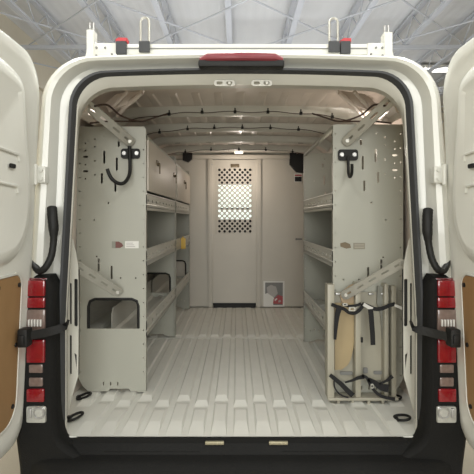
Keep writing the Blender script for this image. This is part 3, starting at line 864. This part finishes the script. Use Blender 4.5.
brace(at(73, 264, 2.25), at(121, 294, 2.512), .050, 'slotted steel brace low on the left shelving end, above the handle cutout', 4)
brace(at(405, 261, 2.25), at(342, 297, 2.425), .046, 'slotted steel brace low on the right, above the strapped holder', 5)
brace(at(85, 103, 2.24), at(133, 144, 2.512), .050, 'slotted brace from roof corner to top of left shelving end', 4)
brace(at(394, 97, 2.22), at(344, 144, 2.452), .050, 'slotted brace from roof corner to top of right shelving end', 4)

# ------------------------------------------------------------------ J hooks
def hook(pts_, Y, plate_px, label, scr, r=.0085):
    t = thing('hook', label, 'hook', at(plate_px[0], plate_px[1], Y))
    c = at(plate_px[0], plate_px[1], Y); wd, h = plate_px[2] / F * Y, plate_px[3] / F * Y
    b = MB(); b.plate(rr(c.x - wd / 2, c.z - h / 2, c.x + wd / 2, c.z + h / 2, .014, 5), [], .006, (0, Y, 0), X_, Z_); b.build('mounting_plate', M['black'], t)
    b = MB(); b.tube(smooth_path([at(*q) for q in pts_], 6), r, 12); b.build('rod', M['black'], t)
    for sx in scr:
        s1 = at(sx, plate_px[1] - .3, Y); b = MB(); b.cyl((s1.x, Y - .003, s1.z), (s1.x, Y - .009, s1.z), .0125, 16, .010); b.build('screw', M['steel'], t)


hook([(129.5, 146, 2.50), (129.8, 158, 2.50), (130, 170, 2.49), (128.5, 177, 2.47), (124.5, 182.5, 2.44), (119, 183.5, 2.42), (113, 180, 2.40), (109.5, 175, 2.40), (107.3, 169, 2.40)], 2.518, (130.5, 153.6, 19, 10),
     'large black J hook with silver screws near top of left shelving end', (124.3, 136.8), .0095)
hook([(348, 156, 2.44), (348.3, 166, 2.43), (348.6, 173, 2.42), (349.8, 176.8, 2.38), (351.6, 174.5, 2.32), (352.0, 169, 2.29), (352, 164, 2.28)], 2.458, (348, 155, 20, 11),
     'small black J hook with silver screws near top of right shelving end', (341.7, 354.2), .0075)

# ------------------------------------------------------------------ cylinder holder strapped to the right shelving end
RY = 2.405
hold = thing('cylinder_holder', 'cream two-bay upright holder with beige board and grey reflection below the right shelving brace', 'holder', (at(363, 0, RY).x, 2.43, 0.02))
def rz(py, Y=RY): return at(0, py, Y).z
for i, (a, c, top, Yf_) in enumerate(((327.5, 334.5, 284.5, 2.385), (355.5, 361, 283, 2.395), (384.5, 388.5, 284, 2.40), (391.5, 396.5, 286, 2.41))):
    b = MB(); x0, x1 = at(a, 0, Yf_).x, at(c, 0, Yf_).x
    b.box((x0, Yf_, .03), (x1, 2.458, rz(top, Yf_)), .004); b.build('upright_channel', M['rackp'], hold)
b = MB(); b.box((at(334, 0, 2.45).x, 2.452, .10), (at(392, 0, 2.45).x, 2.458, rz(292, 2.45))); b.build('back_plate', M['rackp'], hold, smooth=False)
b = MB(); b.box((at(327.5, 0, RY).x, 2.38, .022), (at(397, 0, RY).x, 2.458, .036), .003)
for px in (338, 352, 368, 382): b.box((at(px, 0, RY).x - .006, 2.39, .0), (at(px, 0, RY).x + .006, 2.46, .022))
b.build('base_tray', M['rackp'], hold)
# bays: curved boards, and a reflection drawn as a dark grey shape
b = MB(); pl = [(334.8, 303), (355, 303), (354.6, 330), (353.4, 348), (351, 359), (347.5, 365.5), (342, 369.5), (334.8, 370)]
b.plate([(at(x, y, 2.43).x, at(x, y, 2.43).z) for x, y in pl][::-1], [], .012, (0, 2.436, 0), X_, Z_); o = b.build('bay_shape', M['beige'], hold); o['label'] = 'beige board with rounded lower corner'
b = MB(); pl = [(340, 294), (349, 286), (353.5, 284), (354, 303), (342, 303)]
b.plate([(at(x, y, 2.43).x, at(x, y, 2.43).z) for x, y in pl][::-1], [], .010, (0, 2.437, 0), X_, Z_); o = b.build('bay_shape', mat('tan_board', (.40, .30, .19), .5), hold)
b = MB(); pl = [(378, 286), (387, 286), (387, 352), (385.5, 360), (383.5, 352), (381, 315), (377, 303)]
b.plate([(at(x, y, 2.43).x, at(x, y, 2.43).z) for x, y in pl][::-1], [], .010, (0, 2.437, 0), X_, Z_); o = b.build('bay_shape', M['greyrefl'], hold); o['label'] = 'dark grey reflection shape'
b = MB()
for px in (338, 354, 371, 383):
    p = at(px, 294, 2.43); b.box((p.x - .012, 2.425, p.z - .004), (p.x + .012, 2.450, p.z + .004), .002)
b.build('catch_pin', M['steel'], hold)
for a, c, y0, y1 in ((341, 354, 373, 376.5), (375, 388, 372.5, 376), (364.5, 369, 369, 375)):
    p, q = at(a, y0, 2.42), at(c, y1, 2.42); b = MB(); b.plate(rr(p.x, q.z, q.x, p.z, .006), [], .004, (0, 2.445, 0), X_, Z_); b.build('plate_slot', M['greyp'], hold)
p = at(362, 340, 2.39); b = MB(); b.box((p.x - .005, 2.389, p.z - .013), (p.x + .005, 2.397, p.z + .013), .001); b.build('channel_slot', M['black'], hold)

SY = 2.365
def rib_pts(pp, Y=SY): return smooth_path([at(x, y, Y + (dy[0] if dy else 0)) for x, y, *dy in pp], 4)
def strap(label, pieces, whites=(), buckles=()):
    t = thing('strap', label, 'strap', at(pieces[0][0][0][0], pieces[0][0][0][1], SY))
    for pp, wd in pieces:
        P = rib_pts(pp); ws = wd / F * SY if not isinstance(wd, (list, tuple)) else [(wd[0] + (wd[1] - wd[0]) * i / (len(P) - 1)) / F * SY for i in range(len(P))]
        b = MB(); b.ribbon(P, ws, th=.004); b.build('webbing', M['strap'], t, smooth=False)
    for pp, wd in whites:
        b = MB(); b.ribbon(rib_pts(pp), wd / F * SY, th=.004); o = b.build('webbing', M['webwhite'], t, smooth=False); o['label'] = 'white strap end'
    for x, y, a, h in buckles:
        p = at(x, y, SY - .008); b = MB(); b.plate(rr(p.x - a, p.z - h, p.x + a, p.z + h, h * .5, 3), [rr(p.x - a * .5, p.z - h * .45, p.x + a * .5, p.z + h * .45, h * .2, 2)], .008, (0, p.y, 0), X_, Z_)
        b.build('buckle', M['galv'], t)


strap('black strap with steel buckle across the holder\'s left bay, its tail hanging straight down',
      [([(331.5, 304.5), (337, 306.5), (344, 309), (349, 312.5), (355, 313), (360.5, 309), (363, 304.5)], 3.4),
       ([(342, 304), (348, 306), (356, 305.5), (361, 303.5)], 2.6),
       ([(339.5, 307, -.006), (337.5, 314, -.006), (336, 326, -.004), (335, 339.5, -.004)], (6.2, 2.6))], (), [(352, 309, .017, .010), (345, 304.5, .012, .007)])
strap('black strap with white end across the holder\'s right bay, its tail hanging straight down',
      [([(362, 304), (368, 306), (375, 309), (382, 308.5), (389, 305.5), (395, 304)], 3.8),
       ([(370.5, 309, -.006), (371.5, 320, -.006), (372.5, 333, -.004), (373, 345, -.004)], (5.0, 4.6))],
      [([(363.5, 304.2, -.006), (368, 307, -.006), (372.5, 309, -.006)], 3.4), ([(394.5, 305.2, -.004), (399, 307, -.01), (404.5, 309.6, -.02)], 2.6)])
strap('black strap drooping in a loop at the foot of the holder\'s left bay',
      [([(330, 375), (335, 379), (341, 384), (347, 390), (353, 395.5)], (3.6, 5.4)),
       ([(334, 381), (334.5, 387), (338, 392.5), (343, 396), (348.5, 397.5)], 1.5),
       ([(345, 382.5), (352, 380.5), (358, 378), (364, 376.8)], (1.3, 4.2))], (), ())
strap('black strap with padded end drooping at the foot of the holder\'s right bay',
      [([(362, 375.5), (367, 378), (370, 384), (374, 390), (380, 395.5), (388, 398), (395, 399)], 3.0),
       ([(368, 379), (375, 383), (381, 387), (388.5, 388.5)], (3.5, 8.0)),
       ([(379, 384), (385, 381.5), (389, 379), (392.5, 376)], (1.4, 4.0))], (), [(372, 386, .008, .012)])

# ------------------------------------------------------------------ ladder rack on the roof
RKY = 2.36
rack = thing('ladder_rack', 'white steel ladder rack crossbar with end posts on the van roof', 'roof rack', (0, RKY, 1.66))
a, c = at(93, 46, RKY), at(387, 57, RKY)
b = MB(); b.box((a.x, RKY - .02, 1.748), (c.x, RKY + .03, 1.800), .004); b.build('crossbar', M['paint'], rack)
b = MB(); b.box((at(112, 0, RKY).x, RKY - .0225, 1.7735), (at(366, 0, RKY).x, RKY - .019, 1.7795)); b.build('crossbar_slot', M['greyp'], rack)
for s, px0, px1, fl, top in ((-1, 88.5, 95.5, 83.5, 32), (1, 382.5, 390.5, 395.5, 34.5)):
    x0, x1 = at(px0, 0, RKY).x, at(px1, 0, RKY).x; xf = at(fl, 0, RKY).x; zt_ = at(0, top, RKY).z; b = MB()
    o = [(x0, zt_), (x1, zt_), (x1, 1.66), (xf, 1.66), (x0, 1.76)] if s < 0 else [(x0, zt_), (x1, zt_), (x1, 1.76), (xf, 1.66), (x0, 1.66)]
    b.plate(o[::-1], [], .06, (0, RKY, 0), X_, Z_); b.build('end_post', M['paint'], rack, smooth=False)
    b = MB()
    for dx in (-.009, .009): b.cyl(((x0 + x1) / 2 + dx, RKY, zt_ - .01), ((x0 + x1) / 2 + dx, RKY, zt_ + .045), .0055, 10)
    b.build('end_pin', M['steel'], rack)
    g0, g1 = (95.5, 118) if s < 0 else (366, 382.5)
    b = MB(); b.box((at(g0, 0, RKY).x, RKY - .028, at(0, 59, RKY).z), (at(g1, 0, RKY).x, RKY - .021, at(0, 45, RKY).z), .002); b.build('gusset_plate', M['paint'], rack)
    for fx, fz in ((.12, .80), (.12, .2), (.5, .8), (.8, .3)):
        x = at(g0 + (g1 - g0) * (fx if s < 0 else 1 - fx), 0, RKY).x; z = 1.725 + fz * .065
        b = MB(); b.cyl((x, RKY - .028, z), (x, RKY - .034, z), .0055, 8); b.build('bolt', M['greyp'], rack)
for x in (-.66, .66):
    b = MB(); b.box((x - .05, RKY - .05, 1.655), (x + .05, RKY + .25, 1.69), .01); b.build('roof_foot', M['paint'], rack)


def clamp(px, lab, side):
    p = at(px, 0, RKY); t = thing('ladder_clamp', lab, 'clamp', (p.x, RKY, 1.80))
    b = MB(); b.box((p.x - .026, RKY - .045, at(0, 56.5, RKY).z), (p.x + .024, RKY + .04, at(0, 44, RKY).z), .006); b.build('clamp_body', M['rubber'], t)
    b = MB(); z = at(0, 42.5, RKY).z
    b.plate([(p.x - .028, z - .010), (p.x + .024, z - .006), (p.x + .028, z + .010), (p.x - .012, z + .012), (p.x - .028, z + .004)] if side < 0 else [(p.x - .026, z - .002), (p.x - .01, z - .010), (p.x + .028, z - .010), (p.x + .028, z + .008), (p.x - .006, z + .010)], [], .05, (0, RKY - .01, 0), X_, Z_)
    o = b.build('clamp_lever', M['redclamp'], t); o['label'] = 'red lever'


def hoop(px, lab, wpx=4.2, top=20):
    p = at(px, 0, RKY); hw = wpx / F * RKY; t = thing('ladder_stop', lab, 'ladder stop', (p.x, RKY, 1.80)); zt_ = at(0, top, RKY).z
    P = [(p.x - hw, RKY - .028, 1.755), (p.x - hw, RKY - .028, zt_ - hw)] + [(p.x - hw * math.cos(a), RKY - .028, zt_ - hw + hw * math.sin(a)) for a in [PI * i / 8 for i in range(1, 8)]] + [(p.x + hw, RKY - .028, zt_ - hw), (p.x + hw, RKY - .028, 1.755)]
    b = MB(); b.tube(P, .0055, 8); b.build('hoop', M['galv'], t)
    b = MB(); b.box((p.x - hw - .006, RKY - .046, 1.752), (p.x + hw + .006, RKY - .030, 1.805), .003); b.build('hoop_bracket', M['rubber'], t)


clamp(123, 'dark ladder clamp with red lever at the left end of the roof rack', -1)
clamp(344, 'dark ladder clamp with red lever at the right end of the roof rack', 1)
hoop(146, 'tall wire hoop ladder stop standing near the left end of the roof rack')
hoop(332.5, 'tall wire hoop ladder stop standing near the right end of the roof rack', 4.2, 20.5)

# ------------------------------------------------------------------ interior lamp and an added corner glow
def dome(loc, sx, sy, label, p):
    t = thing('interior_lamp', label, 'lamp', loc)
    b = MB(); b.box((loc[0] - sx, loc[1] - sy, loc[2]), (loc[0] + sx, loc[1] + sy, loc[2] + .06), .006); b.build('lamp_base', M['white'], t)
    b = MB(); b.box((loc[0] - sx * .85, loc[1] - sy * .8, loc[2] - .016), (loc[0] + sx * .85, loc[1] + sy * .8, loc[2]), .006); b.build('lamp_lens', M['dome'], t)
    l = bpy.data.lights.new('lamp_glow', 'POINT'); l.shadow_soft_size = .05; l.energy = p; l.color = (1, .88, .77)
    o = bpy.data.objects.new('lamp_glow', l); COL.objects.link(o); o.location = (0, 0, -.22); o.parent = t


dome((.0, 4.70, 1.60), .05, .026, 'small warm lamp under the roof above the bulkhead door', 2.3)
dome((.690, 2.62, 1.525), .028, .035, 'small added warm glow in the roof corner above the right shelving', 1.3)  # added lamp standing in for side light and glints near the roof
